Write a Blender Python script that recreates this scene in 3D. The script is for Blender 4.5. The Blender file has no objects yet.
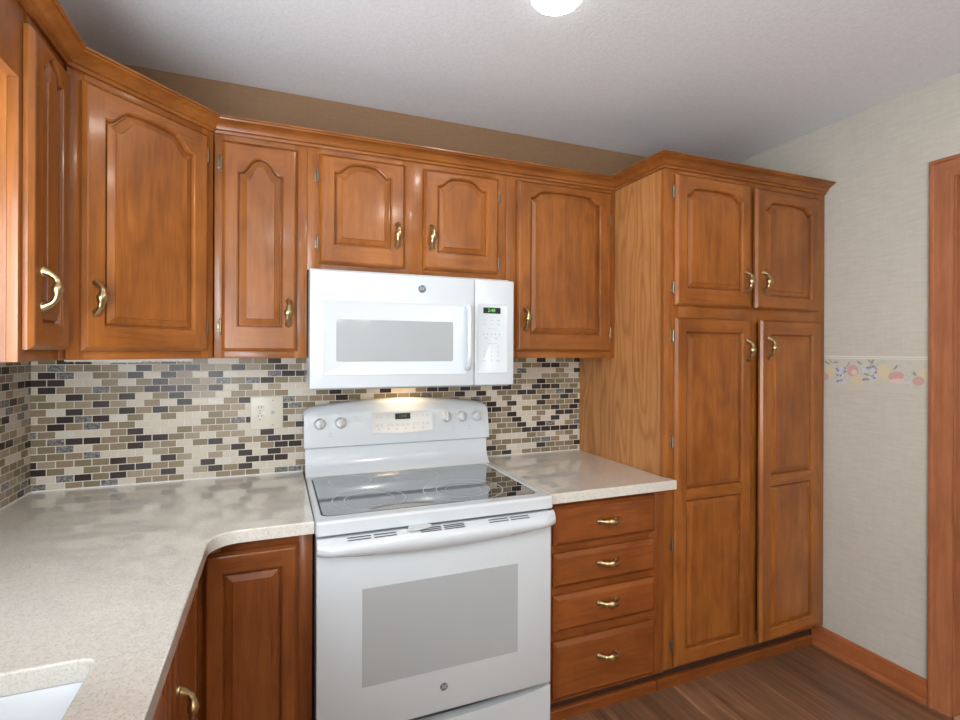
import bpy, bmesh, math, random
from mathutils import Vector, Matrix
random.seed(7)
S = bpy.context.scene
COL = S.collection
PI = math.pi

# ------------------------------------------------------------------ camera
# world: x to the right along the back wall, y = -(distance from back wall), z up
ZF = 0.06                      # floor level
cd = bpy.data.cameras.new('camera'); cam = bpy.data.objects.new('camera', cd); COL.objects.link(cam)
cd.sensor_fit = 'HORIZONTAL'; cd.sensor_width = 36.0
cd.lens = 510.16 / 960 * 36.0
cd.shift_x = 1.62 / 960; cd.shift_y = -8.68 / 960
cd.clip_start = 0.02
ya = math.radians(21.633); ro = math.radians(0.231)
F = Vector((math.sin(ya), math.cos(ya), 0)); R = Vector((math.cos(ya), -math.sin(ya), 0)); U = Vector((0, 0, 1))
R2 = R * math.cos(ro) + U * math.sin(ro); U2 = -R * math.sin(ro) + U * math.cos(ro)
M = Matrix((R2, U2, -F)).transposed().to_4x4(); M.translation = Vector((0.7792, -2.1699, 1.3984))
cam.matrix_world = M
S.camera = cam

# ------------------------------------------------------------------ view, world, lights
S.view_settings.view_transform = 'Standard'; S.view_settings.look = 'None'
S.view_settings.gamma = 1.0; S.view_settings.use_curve_mapping = False
S.view_settings.exposure = 0.0
w = bpy.data.worlds.new('daylight'); S.world = w; w.use_nodes = True
bg = w.node_tree.nodes['Background']; bg.inputs[0].default_value = (0.80, 0.90, 1.0, 1); bg.inputs[1].default_value = 1.2

def area(name, loc, aim, sx, sy, power, color, shape='RECTANGLE', spread=180):
    l = bpy.data.lights.new(name, 'AREA'); l.shape = shape; l.size = sx; l.size_y = sy
    l.energy = power; l.color = color; l.spread = math.radians(spread)
    o = bpy.data.objects.new(name, l); COL.objects.link(o); o.location = loc
    o.rotation_euler = Vector(aim).to_track_quat('-Z', 'Y').to_euler()
    return o
area('sink_window_daylight', (0.03, -1.50, 1.50), (0.35, 1.0, 0.6), 1.05, 0.85, 26, (0.86, 0.93, 1.0))
area('added_side_window_light', (0.03, -3.45, 1.35), (1, 0.35, 0.85), 1.75, 1.85, 122, (0.92, 0.96, 1.0))  # added main light, set in an unseen window behind the viewpoint
LIGHTS = [(1.532, 0.880), (1.55, 2.15), (2.35, 3.3), (0.8, 3.3)]      # ceiling discs (x, distance from back wall); all but the first are added light
area('microwave_lamp_light', (1.27, -0.11, 1.258), (0, 0, -1), 0.10, 0.04, 0.28, (1.0, 0.66, 0.34))
for i_, (x_, d_) in enumerate(LIGHTS): area('ceiling_disc_light', (x_, -d_, 2.424 - 0.016), (0, 0, -1), 0.14, 0.14, (1.6, 7, 6, 6)[i_], (1.0, 0.96, 0.90), 'DISK')

# ------------------------------------------------------------------ materials
def nodes_of(m):
    m.use_nodes = True
    nt = m.node_tree
    return nt, nt.nodes, nt.links, nt.nodes['Principled BSDF']

def mat(name, col, rough=0.5, metal=0.0, spec=0.5, coat=0.0, emit=None, estr=0.0, coat_rough=0.05):
    m = bpy.data.materials.new(name)
    nt, N, Lk, b = nodes_of(m)
    b.inputs['Base Color'].default_value = (*col, 1); b.inputs['Roughness'].default_value = rough
    b.inputs['Metallic'].default_value = metal; b.inputs['Specular IOR Level'].default_value = spec
    b.inputs['Coat Weight'].default_value = coat; b.inputs['Coat Roughness'].default_value = coat_rough
    if emit:
        b.inputs['Emission Color'].default_value = (*emit, 1); b.inputs['Emission Strength'].default_value = estr
    return m

def math_node(N, Lk, op, a, b=None, c=None):
    n = N.new('ShaderNodeMath'); n.operation = op
    for i, v in enumerate((a, b, c)):
        if v is None: continue
        if isinstance(v, (int, float)): n.inputs[i].default_value = v
        else: Lk.new(v, n.inputs[i])
    return n.outputs[0]

def mixc(N, Lk, fac, a, b, mode='MIX'):
    n = N.new('ShaderNodeMix'); n.data_type = 'RGBA'; n.blend_type = mode
    for i, v in ((0, fac), (6, a), (7, b)):
        if isinstance(v, (int, float)): n.inputs[i].default_value = v
        elif isinstance(v, tuple): n.inputs[i].default_value = (*v, 1)
        else: Lk.new(v, n.inputs[i])
    return n.outputs[2]

def ramp(N, Lk, fac, stops, interp='LINEAR'):
    n = N.new('ShaderNodeValToRGB'); n.color_ramp.interpolation = interp
    els = n.color_ramp.elements
    while len(els) < len(stops): els.new(0.5)
    for e, (p, c) in zip(els, stops):
        e.position = p; e.color = (*c, 1) if len(c) == 3 else c
    Lk.new(fac, n.inputs[0]); return n.outputs[0]

def noise(N, Lk, vec, scale, detail=4, rough=0.55, dist=0.0):
    n = N.new('ShaderNodeTexNoise'); n.inputs['Scale'].default_value = scale
    n.inputs['Detail'].default_value = detail; n.inputs['Roughness'].default_value = rough
    n.inputs['Distortion'].default_value = dist
    Lk.new(vec, n.inputs['Vector']); return n.outputs['Fac']

def mapping(N, Lk, vec, scale, loc=None):
    n = N.new('ShaderNodeMapping'); n.inputs['Scale'].default_value = scale
    if loc is not None:
        if isinstance(loc, tuple): n.inputs['Location'].default_value = loc
        else: Lk.new(loc, n.inputs['Location'])
    Lk.new(vec, n.inputs['Vector']); return n.outputs[0]

def bump(N, Lk, h, strength, dist=0.002, b=None):
    n = N.new('ShaderNodeBump'); n.inputs['Strength'].default_value = strength; n.inputs['Distance'].default_value = dist
    Lk.new(h, n.inputs['Height'])
    if b: Lk.new(n.outputs[0], b.inputs['Normal'])
    return n.outputs[0]

def wood(name, axis, dark, mid, light, rings=0.25, rough=0.34, coat=0.22, blotch=0.6, ringscale=22):
    m = bpy.data.materials.new(name); nt, N, Lk, b = nodes_of(m)
    tc = N.new('ShaderNodeTexCoord').outputs['Object']
    oi = N.new('ShaderNodeObjectInfo').outputs['Random']
    off = N.new('ShaderNodeCombineXYZ')
    for i, k in enumerate((7.3, 3.1, 5.7)): Lk.new(math_node(N, Lk, 'MULTIPLY', oi, k), off.inputs[i])
    sc = {'z': (1, 1, 0.07), 'x': (0.07, 1, 1), 'y': (1, 0.07, 1)}[axis]
    v = mapping(N, Lk, tc, sc, off.outputs[0])
    fine = noise(N, Lk, v, 190, 5, 0.6)
    med = noise(N, Lk, v, 38, 4, 0.55, 0.3)
    sc2 = {'z': (1, 1, 0.16), 'x': (0.16, 1, 1), 'y': (1, 0.16, 1)}[axis]
    v2 = mapping(N, Lk, tc, sc2, off.outputs[0])
    big = noise(N, Lk, v2, 5.0, 2, 0.5)
    rg = math_node(N, Lk, 'SINE', math_node(N, Lk, 'MULTIPLY', big, ringscale * 6.28 / 2))
    rg = math_node(N, Lk, 'POWER', math_node(N, Lk, 'MULTIPLY_ADD', rg, 0.5, 0.5), 3.0)
    v3 = mapping(N, Lk, tc, (1, 1, 0.6), off.outputs[0])
    bl = noise(N, Lk, v3, 6.0, 3, 0.6)
    f = math_node(N, Lk, 'ADD', math_node(N, Lk, 'MULTIPLY', fine, 0.45), math_node(N, Lk, 'MULTIPLY', med, 0.55))
    c = ramp(N, Lk, f, [(0.20, dark), (0.50, mid), (0.80, light)])
    c = mixc(N, Lk, math_node(N, Lk, 'MULTIPLY', rg, rings), c, dark)
    blr = ramp(N, Lk, bl, [(0.38, (0.62, 0.55, 0.52)), (0.60, (1.08, 1.06, 1.02))])
    c = mixc(N, Lk, blotch, c, blr, 'MULTIPLY')
    var = math_node(N, Lk, 'MULTIPLY_ADD', oi, 0.16, 0.92)
    cc = N.new('ShaderNodeCombineColor')
    for i in range(3): Lk.new(var, cc.inputs[i])
    c = mixc(N, Lk, 1.0, c, cc.outputs[0], 'MULTIPLY')
    Lk.new(c, b.inputs['Base Color'])
    b.inputs['Roughness'].default_value = rough; b.inputs['Coat Weight'].default_value = coat; b.inputs['Coat Roughness'].default_value = 0.12; b.inputs['Specular IOR Level'].default_value = 0.35
    bump(N, Lk, f, 0.12, 0.0015, b)
    return m

WD, WM, WL = (0.165, 0.048, 0.008), (0.30, 0.099, 0.0180), (0.385, 0.145, 0.031)
wood_v = wood('stained_wood_upright_grain', 'z', WD, WM, WL)
wood_h = wood('stained_wood_level_grain', 'x', WD, WM, WL)
BD, BM_, BL = (0.13, 0.031, 0.006), (0.25, 0.071, 0.0140), (0.32, 0.104, 0.023)
base_v = wood('red_stained_wood_upright_grain', 'z', BD, BM_, BL, blotch=0.4)
base_h = wood('red_stained_wood_level_grain', 'x', BD, BM_, BL, blotch=0.4)
trim_v = wood('door_trim_wood_upright', 'z', (0.24, 0.08, 0.035), (0.38, 0.14, 0.06), (0.46, 0.19, 0.085), blotch=0.3)
trim_y = wood('trim_wood_along_wall', 'y', (0.24, 0.07, 0.025), (0.38, 0.125, 0.042), (0.48, 0.175, 0.06), blotch=0.4)
oak_v = wood('oak_veneer', 'z', (0.29, 0.110, 0.032), (0.46, 0.205, 0.068), (0.54, 0.265, 0.098), rings=0.6, blotch=0.2, rough=0.42, coat=0.15, ringscale=30)

def wallpaper(name, c1, c2):
    m = bpy.data.materials.new(name); nt, N, Lk, b = nodes_of(m)
    tc = N.new('ShaderNodeTexCoord').outputs['Object']
    a = noise(N, Lk, mapping(N, Lk, tc, (0.12, 0.12, 1)), 130, 4, 0.6)
    d = noise(N, Lk, mapping(N, Lk, tc, (1, 1, 0.15)), 90, 3, 0.6)
    e = noise(N, Lk, tc, 3, 3)
    f = math_node(N, Lk, 'ADD', math_node(N, Lk, 'MULTIPLY', a, 0.55), math_node(N, Lk, 'MULTIPLY', d, 0.25))
    f = math_node(N, Lk, 'ADD', f, math_node(N, Lk, 'MULTIPLY', e, 0.2))
    Lk.new(ramp(N, Lk, f, [(0.35, c1), (0.65, c2)]), b.inputs['Base Color'])
    b.inputs['Roughness'].default_value = 0.75; bump(N, Lk, f, 0.22, 0.002, b)
    return m
paper = wallpaper('grasscloth_wallpaper', (0.48, 0.450, 0.385), (0.56, 0.530, 0.460))
shaded_paper = wallpaper('shaded_grasscloth_wallpaper', (0.235, 0.135, 0.068), (0.29, 0.172, 0.094))  # same grasscloth, with shade and orange bounce put into the colour

def ceiling_mat():
    m = bpy.data.materials.new('sprayed_ceiling'); nt, N, Lk, b = nodes_of(m)
    tc = N.new('ShaderNodeTexCoord').outputs['Object']
    a = noise(N, Lk, tc, 110, 3, 0.7)
    Lk.new(ramp(N, Lk, a, [(0.3, (0.73, 0.76, 0.79)), (0.7, (0.82, 0.85, 0.88))]), b.inputs['Base Color'])
    b.inputs['Roughness'].default_value = 0.9; bump(N, Lk, a, 0.3, 0.005, b)
    return m
ceil_m = ceiling_mat()

def quartz():
    m = bpy.data.materials.new('speckled_quartz'); nt, N, Lk, b = nodes_of(m)
    tc = N.new('ShaderNodeTexCoord').outputs['Object']
    a = noise(N, Lk, tc, 260, 3, 0.7)
    d = noise(N, Lk, tc, 70, 4, 0.7)
    c = ramp(N, Lk, a, [(0.36, (0.40, 0.36, 0.30)), (0.46, (0.64, 0.61, 0.55)), (0.62, (0.68, 0.65, 0.59)), (0.72, (0.78, 0.76, 0.71))])
    c = mixc(N, Lk, 0.35, c, ramp(N, Lk, d, [(0.35, (0.52, 0.49, 0.43)), (0.65, (0.70, 0.68, 0.63))]))
    Lk.new(c, b.inputs['Base Color'])
    b.inputs['Roughness'].default_value = 0.30; b.inputs['Specular IOR Level'].default_value = 0.5; b.inputs['Coat Weight'].default_value = 1.0; b.inputs['Coat Roughness'].default_value = 0.012; b.inputs['Coat IOR'].default_value = 1.6
    return m
quartz_m = quartz()

def mosaic(name, swap):
    """staggered glass and stone mosaic, 2:1 pieces; the pattern lives in the material"""
    m = bpy.data.materials.new(name); nt, N, Lk, b = nodes_of(m)
    tc = N.new('ShaderNodeTexCoord').outputs['Object']
    sp = N.new('ShaderNodeSeparateXYZ'); Lk.new(tc, sp.inputs[0])
    cb = N.new('ShaderNodeCombineXYZ'); Lk.new(sp.outputs[1 if swap else 0], cb.inputs[0]); Lk.new(sp.outputs[2], cb.inputs[1])
    mn = lambda op, a, b_=None, c_=None: math_node(N, Lk, op, a, b_, c_)
    vz = mn('DIVIDE', sp.outputs[2], TILE_H); row = mn('FLOOR', vz); fz = mn('FRACT', vz)
    half = mn('MULTIPLY', mn('FLOORED_MODULO', row, 2.0), 0.5)
    vx = mn('ADD', mn('DIVIDE', sp.outputs[1 if swap else 0], TILE_W), half); colm = mn('FLOOR', vx); fx = mn('FRACT', vx)
    ex = mn('MULTIPLY', mn('MINIMUM', fx, mn('SUBTRACT', 1.0, fx)), TILE_W); ez = mn('MULTIPLY', mn('MINIMUM', fz, mn('SUBTRACT', 1.0, fz)), TILE_H)
    edge = mn('MINIMUM', ex, ez)
    grout = mn('SUBTRACT', 1.0, mn('SMOOTH_MIN', mn('MAXIMUM', mn('MULTIPLY', mn('SUBTRACT', edge, 0.0011), 1500.0), 0.0), 1.0, 0.0))
    cell = N.new('ShaderNodeCombineXYZ'); Lk.new(colm, cell.inputs[0]); Lk.new(row, cell.inputs[1]); cell.inputs[2].default_value = 4.0 if swap else 9.0
    wn = N.new('ShaderNodeTexWhiteNoise'); wn.noise_dimensions = '3D'; Lk.new(cell.outputs[0], wn.inputs['Vector']); rnd = wn.outputs['Value']
    cream, sand, olive, tan = (0.58, 0.52, 0.43), (0.33, 0.27, 0.19), (0.215, 0.175, 0.105), (0.27, 0.205, 0.135)
    dark, dark2, grey, pale = (0.040, 0.028, 0.023), (0.052, 0.040, 0.036), (0.27, 0.26, 0.24), (0.62, 0.585, 0.51)
    c = ramp(N, Lk, rnd, [(0.0, cream), (0.20, olive), (0.38, dark), (0.49, pale), (0.54, tan), (0.71, grey), (0.79, dark2), (0.88, sand)], 'CONSTANT')
    mv = noise(N, Lk, mapping(N, Lk, tc, (1, 1, 2)), 120, 4, 0.7, 1.0)
    isg = ramp(N, Lk, rnd, [(0.0, (0, 0, 0)), (0.71, (1, 1, 1)), (0.79, (0, 0, 0))], 'CONSTANT')
    marble = ramp(N, Lk, mv, [(0.42, (0.06, 0.055, 0.055)), (0.56, (0.26, 0.25, 0.24)), (0.70, (0.48, 0.48, 0.47))])
    c = mixc(N, Lk, isg, c, marble)
    fine = noise(N, Lk, tc, 320, 3, 0.7)
    c = mixc(N, Lk, 0.35, c, ramp(N, Lk, fine, [(0.3, (0.6, 0.6, 0.6)), (0.7, (1.2, 1.2, 1.2))]), 'MULTIPLY')
    c = mixc(N, Lk, grout, c, (0.66, 0.62, 0.54))
    class A: outputs = {'Fac': grout}
    Lk.new(c, b.inputs['Base Color'])
    r = math_node(N, Lk, 'MULTIPLY_ADD', A.outputs['Fac'], 0.5, 0.25); Lk.new(r, b.inputs['Roughness']); b.inputs['Specular IOR Level'].default_value = 0.18
    bump(N, Lk, math_node(N, Lk, 'SUBTRACT', 1.0, A.outputs['Fac']), 0.6, 0.0015, b)
    return m
TILE_W, TILE_H = 0.0516, 0.0254
mosaic_x = mosaic('mosaic_tile_back', False); mosaic_y = mosaic('mosaic_tile_side', True)

def floor_mat():
    m = bpy.data.materials.new('plank_floor'); nt, N, Lk, b = nodes_of(m)
    tc = N.new('ShaderNodeTexCoord').outputs['Object']
    sp = N.new('ShaderNodeSeparateXYZ'); Lk.new(tc, sp.inputs[0])
    cb = N.new('ShaderNodeCombineXYZ'); Lk.new(sp.outputs[1], cb.inputs[0]); Lk.new(sp.outputs[0], cb.inputs[1])
    n = N.new('ShaderNodeTexBrick'); n.offset = 0.37; Lk.new(cb.outputs[0], n.inputs['Vector'])
    for k, v in (('Scale', 1.0), ('Mortar Size', 0.0012), ('Mortar Smooth', 0.1), ('Brick Width', 1.25), ('Row Height', 0.125)): n.inputs[k].default_value = v
    n.inputs['Color1'].default_value = (0, 0, 0, 1); n.inputs['Color2'].default_value = (1, 1, 1, 1); n.inputs['Mortar'].default_value = (0, 0, 0, 1)
    sh = N.new('ShaderNodeCombineXYZ'); Lk.new(math_node(N, Lk, 'MULTIPLY', n.outputs['Color'], 9.0), sh.inputs[1])
    v = mapping(N, Lk, tc, (1, 0.06, 1), sh.outputs[0])
    g = noise(N, Lk, v, 55, 5, 0.65, 0.4); g2 = noise(N, Lk, v, 14, 3, 0.6)
    f = math_node(N, Lk, 'ADD', math_node(N, Lk, 'MULTIPLY', g, 0.55), math_node(N, Lk, 'MULTIPLY', g2, 0.45))
    c = ramp(N, Lk, f, [(0.34, (0.10, 0.045, 0.024)), (0.48, (0.19, 0.095, 0.052)), (0.58, (0.25, 0.13, 0.072)), (0.66, (0.45, 0.25, 0.145))])
    c = mixc(N, Lk, 0.8, c, ramp(N, Lk, n.outputs['Color'], [(0, (0.75, 0.75, 0.75)), (1, (1.25, 1.2, 1.15))]), 'MULTIPLY')
    c = mixc(N, Lk, math_node(N, Lk, 'MULTIPLY', n.outputs['Fac'], 0.6), c, (0.03, 0.015, 0.01))
    Lk.new(c, b.inputs['Base Color']); b.inputs['Roughness'].default_value = 0.38
    bump(N, Lk, f, 0.15, 0.001, b)
    return m
floor_m = floor_mat()

white_app = mat('white_enamel', (0.595, 0.635, 0.665), 0.16, coat=0.4)
white_plastic = mat('white_plastic', (0.60, 0.62, 0.63), 0.28)
shadow_grey = mat('gap_shade_and_slot_grey', (0.05, 0.05, 0.055), 0.5)
under_grey = mat('grey_underside', (0.32, 0.33, 0.34), 0.4)
window_grey = mat('printed_grey_glass', (0.40, 0.42, 0.43), 0.07, spec=0.6)
micro_glass = mat('microwave_grey_glass', (0.37, 0.39, 0.40), 0.06, spec=0.6)
black_glass = mat('ceramic_black_glass', (0.012, 0.016, 0.022), 0.04, spec=1.0, coat=1.0, coat_rough=0.02)
black_glass.node_tree.nodes['Principled BSDF'].inputs['Coat IOR'].default_value = 2.3
ring_m = mat('burner_print', (0.62, 0.65, 0.68), 0.3)
print_m = mat('grey_print', (0.42, 0.43, 0.45), 0.5)
logo_m = mat('logo_grey', (0.11, 0.12, 0.13), 0.3, metal=0.3)
logo_light = mat('logo_silver', (0.62, 0.64, 0.66), 0.3)
disp_black = mat('display_black', (0.012, 0.016, 0.012), 0.3)
disp_green = mat('display_green', (0.05, 0.3, 0.05), 0.4, emit=(0.25, 0.85, 0.15), estr=0.7)
disp_dim = mat('display_dim_green', (0.10, 0.14, 0.08), 0.4, emit=(0.3, 0.4, 0.2), estr=0.15)
brass = mat('antique_brass', (0.50, 0.385, 0.20), 0.30, metal=1.0)
nickel = mat('aged_hinge_metal', (0.26, 0.21, 0.15), 0.42, metal=1.0)
almond = mat('almond_plastic', (0.62, 0.585, 0.49), 0.35)
slot_m = mat('slot_dark', (0.05, 0.045, 0.04), 0.6)
sink_m = mat('white_sink', (0.62, 0.65, 0.68), 0.25)
caulk_m = mat('white_caulk', (0.78, 0.76, 0.73), 0.6)
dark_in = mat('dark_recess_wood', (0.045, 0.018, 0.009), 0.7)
lamp_glow = mat('lamp_glow', (1, 1, 1), 0.5, emit=(1.0, 0.965, 0.91), estr=22)
warm_lens = mat('warm_lamp_lens', (1, 0.9, 0.7), 0.4, emit=(1.0, 0.68, 0.36), estr=3)
white_trim = mat('white_metal_trim', (0.85, 0.85, 0.84), 0.4)
shade_m = mat('frosted_shade', (0.95, 0.9, 0.82), 0.4, emit=(1.0, 0.80, 0.55), estr=9)
white_paint = mat('white_painted_wood', (0.80, 0.79, 0.77), 0.45)
threshold_m = mat('pale_wood_threshold', (0.50, 0.29, 0.17), 0.4)

def glass_mat():
    m = bpy.data.materials.new('window_glass'); nt, N, Lk, b = nodes_of(m)
    b.inputs['Transmission Weight'].default_value = 1.0; b.inputs['Roughness'].default_value = 0.0; b.inputs['IOR'].default_value = 1.45
    return m
glass = glass_mat()

# ------------------------------------------------------------------ mesh helpers
MW = {}
def W(x, d, z): return Vector((x, -d, z))

def thing(name, label, cat, loc=(0, 0, 0), rotz=0.0, group=None):
    o = bpy.data.objects.new(name, None); COL.objects.link(o); o.empty_display_size = 0.05
    o.location = loc; o.rotation_euler = (0, 0, rotz); o['label'] = label; o['category'] = cat
    if group: o['group'] = group
    MW[o.name] = Matrix.Translation(loc) @ Matrix.Rotation(rotz, 4, 'Z')
    return o

def obj(name, bm, mats, parent=None, local=False, smooth=35, label=None):
    if parent is not None and not local: bm.transform(MW[parent.name].inverted())
    bmesh.ops.recalc_face_normals(bm, faces=bm.faces[:])
    me = bpy.data.meshes.new(name); bm.to_mesh(me); bm.free()
    for m in (mats if isinstance(mats, (list, tuple)) else [mats]): me.materials.append(m)
    if smooth:
        me.polygons.foreach_set('use_smooth', [True] * len(me.polygons))
        me.set_sharp_from_angle(angle=math.radians(smooth))
    o = bpy.data.objects.new(name, me); COL.objects.link(o)
    if parent is not None: o.parent = parent; MW[o.name] = MW[parent.name]
    else: MW[o.name] = Matrix.Identity(4)
    if label: o['label'] = label
    return o

def top(o, label, cat, group=None):
    o['label'] = label; o['category'] = cat
    if group: o['group'] = group
    return o

def origin_to(o, loc):
    """move a parentless mesh's origin without moving its surface"""
    o.data.transform(Matrix.Translation(-Vector(loc))); o.location = loc
    MW[o.name] = Matrix.Translation(loc); return o

def struct(name, bm, m, parent=None, smooth=None):
    o = obj(name, bm, m, parent, smooth=smooth)
    if parent is None: o['kind'] = 'structure'
    return o

def box(bm, a, b, bevel=0.0, mi=0, segs=2):
    """box between two opposite corners given in true xyz"""
    a = Vector(a); b = Vector(b)
    lo = Vector([min(a[i], b[i]) for i in range(3)]); hi = Vector([max(a[i], b[i]) for i in range(3)])
    r = bmesh.ops.create_cube(bm, size=1.0)
    vs = r['verts']
    for v in vs: v.co = Vector([lo[i] + (v.co[i] + 0.5) * (hi[i] - lo[i]) for i in range(3)])
    fs = {f for v in vs for f in v.link_faces}
    for f in fs: f.material_index = mi
    if bevel > 0:
        es = list({e for v in vs for e in v.link_edges})
        rr = bmesh.ops.bevel(bm, geom=es, offset=bevel, segments=segs, affect='EDGES', profile=0.5)
        for f in rr['faces']: f.material_index = mi
    return vs

def boxd(bm, x0, x1, d0, d1, z0, z1, bevel=0.0, mi=0): return box(bm, (x0, -d0, z0), (x1, -d1, z1), bevel, mi)

def prism(bm, pts, z0, z1, mi=0, to=None):
    """extrude a plan outline [(x, y)...] from z0 to z1; `to` maps (a, b, c) to xyz"""
    to = to or (lambda a, b, c: (a, b, c))
    lo = [bm.verts.new(to(x, y, z0)) for x, y in pts]; hi = [bm.verts.new(to(x, y, z1)) for x, y in pts]
    fs = [bm.faces.new(lo), bm.faces.new(hi)]
    n = len(pts)
    for i in range(n): fs.append(bm.faces.new((lo[i], lo[(i + 1) % n], hi[(i + 1) % n], hi[i])))
    for f in fs: f.material_index = mi
    return fs

def lathe(bm, prof, n=24, to=None, mi=0, cap=True):
    """prof: [(radius, height)], axis mapped by `to`(x, y, h)"""
    to = to or (lambda x, y, h: (x, y, h)); rings = []
    for r, h in prof:
        rings.append([bm.verts.new(to(r * math.cos(2 * PI * k / n), r * math.sin(2 * PI * k / n), h)) for k in range(n)])
    for a, b in zip(rings[:-1], rings[1:]):
        for k in range(n): bm.faces.new((a[k], a[(k + 1) % n], b[(k + 1) % n], b[k])).material_index = mi
    if cap:
        bm.faces.new(rings[0]).material_index = mi; bm.faces.new(rings[-1]).material_index = mi

def sweep(bm, pts, radii, n=10, flat=1.0, mi=0):
    """tube through pts, a radius at each; flat squashes it sideways"""
    pts = [Vector(p) for p in pts]; rings = []; up = Vector((1, 0, 0)); prev = None
    for i, p in enumerate(pts):
        t = (pts[min(i + 1, len(pts) - 1)] - pts[max(i - 1, 0)]).normalized()
        if prev is None:
            s = t.cross(up)
            if s.length < 0.1: s = t.cross(Vector((0, 0, 1)))
            s.normalize()
        else: s = (prev - t * prev.dot(t)).normalized()
        prev = s; q = t.cross(s)
        rr = radii[i] if isinstance(radii, (list, tuple)) else radii
        rings.append([bm.verts.new(p + s * rr * math.cos(2 * PI * k / n) + q * rr * flat * math.sin(2 * PI * k / n)) for k in range(n)])
    for a, b in zip(rings[:-1], rings[1:]):
        for k in range(n): bm.faces.new((a[k], a[(k + 1) % n], b[(k + 1) % n], b[k])).material_index = mi
    bm.faces.new(rings[0]).material_index = mi; bm.faces.new(rings[-1]).material_index = mi

def path_profile(bm, path, prof, mi=0):
    """sweep a profile [(out, z)] along a plan path [(x, d)] with mitred corners; out is to the room side"""
    P = [Vector(p) for p in path]; secs = []
    for i, p in enumerate(P):
        ns = []
        if i > 0: t = (P[i] - P[i - 1]).normalized(); ns.append(Vector((-t.y, t.x)))
        if i < len(P) - 1: t = (P[i + 1] - P[i]).normalized(); ns.append(Vector((-t.y, t.x)))
        n = sum(ns, Vector((0, 0))).normalized(); k = 1.0 / max(0.3, n.dot(ns[0]))
        secs.append([bm.verts.new((p.x + n.x * k * o, -(p.y + n.y * k * o), z)) for o, z in prof])
    m = len(prof)
    for a, b in zip(secs[:-1], secs[1:]):
        for j in range(m): bm.faces.new((a[j], a[(j + 1) % m], b[(j + 1) % m], b[j])).material_index = mi
    bm.faces.new(secs[0]).material_index = mi; bm.faces.new(secs[-1]).material_index = mi

def ring(bm, c, r0, r1, z, n=48, h=0.0003):
    lo0 = []; lo1 = []
    for k in range(n):
        a = 2 * PI * k / n
        lo0.append(bm.verts.new((c[0] + r0 * math.cos(a), c[1] + r0 * math.sin(a), z + h)))
        lo1.append(bm.verts.new((c[0] + r1 * math.cos(a), c[1] + r1 * math.sin(a), z + h)))
    for k in range(n): bm.faces.new((lo0[k], lo0[(k + 1) % n], lo1[(k + 1) % n], lo1[k]))

def text_bm(s, size, at, depth=0.0004):
    """lettering facing the room (front is -y), centred at `at`"""
    cu = bpy.data.curves.new('lettering', 'FONT'); cu.body = s; cu.size = size; cu.align_x = 'CENTER'; cu.align_y = 'CENTER'
    cu.extrude = depth; cu.resolution_u = 3
    o = bpy.data.objects.new('lettering', cu); COL.objects.link(o)
    dg = bpy.context.evaluated_depsgraph_get(); dg.update()
    me = bpy.data.meshes.new_from_object(o.evaluated_get(dg))
    bm = bmesh.new(); bm.from_mesh(me)
    bm.transform(Matrix.Translation(at) @ Matrix.Rotation(PI / 2, 4, 'X'))
    bpy.data.objects.remove(o); bpy.data.curves.remove(cu); bpy.data.meshes.remove(me)
    return bm
def merge(dst, src, mi=None):
    me = bpy.data.meshes.new('tmp'); src.to_mesh(me); src.free()
    n0 = len(dst.faces); dst.from_mesh(me); bpy.data.meshes.remove(me)
    if mi is not None:
        dst.faces.ensure_lookup_table()
        for f in dst.faces[n0:]: f.material_index = mi

# ------------------------------------------------------------------ room shell
XW, H, DF = 3.095, 2.424, 4.62
bm = bmesh.new(); boxd(bm, -0.12, XW + 1.4, -0.12, DF + 0.12, ZF - 0.1, ZF); struct('floor', bm, floor_m)
bm = bmesh.new(); boxd(bm, -0.12, XW + 1.4, -0.12, DF + 0.12, H, H + 0.1); struct('ceiling', bm, ceil_m)
bm = bmesh.new(); boxd(bm, -0.12, XW + 0.12, -0.12, 0, ZF, H); struct('wall_back', bm, shaded_paper)
def wall_hole_x(name, x0, x1, d0, d1, hd0, hd1, hz0, hz1, m):
    bm = bmesh.new()
    boxd(bm, x0, x1, d0, hd0, ZF, H); boxd(bm, x0, x1, hd1, d1, ZF, H)
    boxd(bm, x0, x1, hd0, hd1, hz1, H)
    if hz0 > ZF + 0.01: boxd(bm, x0, x1, hd0, hd1, ZF, hz0)
    return struct(name, bm, m)
WD0, WD1, WZ0, WZ1 = 0.97, 2.03, 1.08, 1.93
bm = bmesh.new()
PD0, PD1, PZ0, PZ1 = 2.55, 4.35, 0.40, 2.30
boxd(bm, -.12, 0, 0, WD0, ZF, H); boxd(bm, -.12, 0, WD1, PD0, ZF, H); boxd(bm, -.12, 0, PD1, DF, ZF, H)
boxd(bm, -.12, 0, WD0, WD1, ZF, WZ0); boxd(bm, -.12, 0, WD0, WD1, WZ1, H); boxd(bm, -.12, 0, PD0, PD1, ZF, PZ0); boxd(bm, -.12, 0, PD0, PD1, PZ1, H)
struct('wall_left', bm, paper)
DD0, DD1, DZ1 = 1.062, 1.86, 2.063
wall_hole_x('wall_right', XW, XW + 0.12, 0, DF, DD0, DD1, ZF, DZ1, paper)
bm = bmesh.new(); boxd(bm, 0, XW, DF, DF + 0.12, ZF, H); struct('wall_front', bm, paper)

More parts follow.
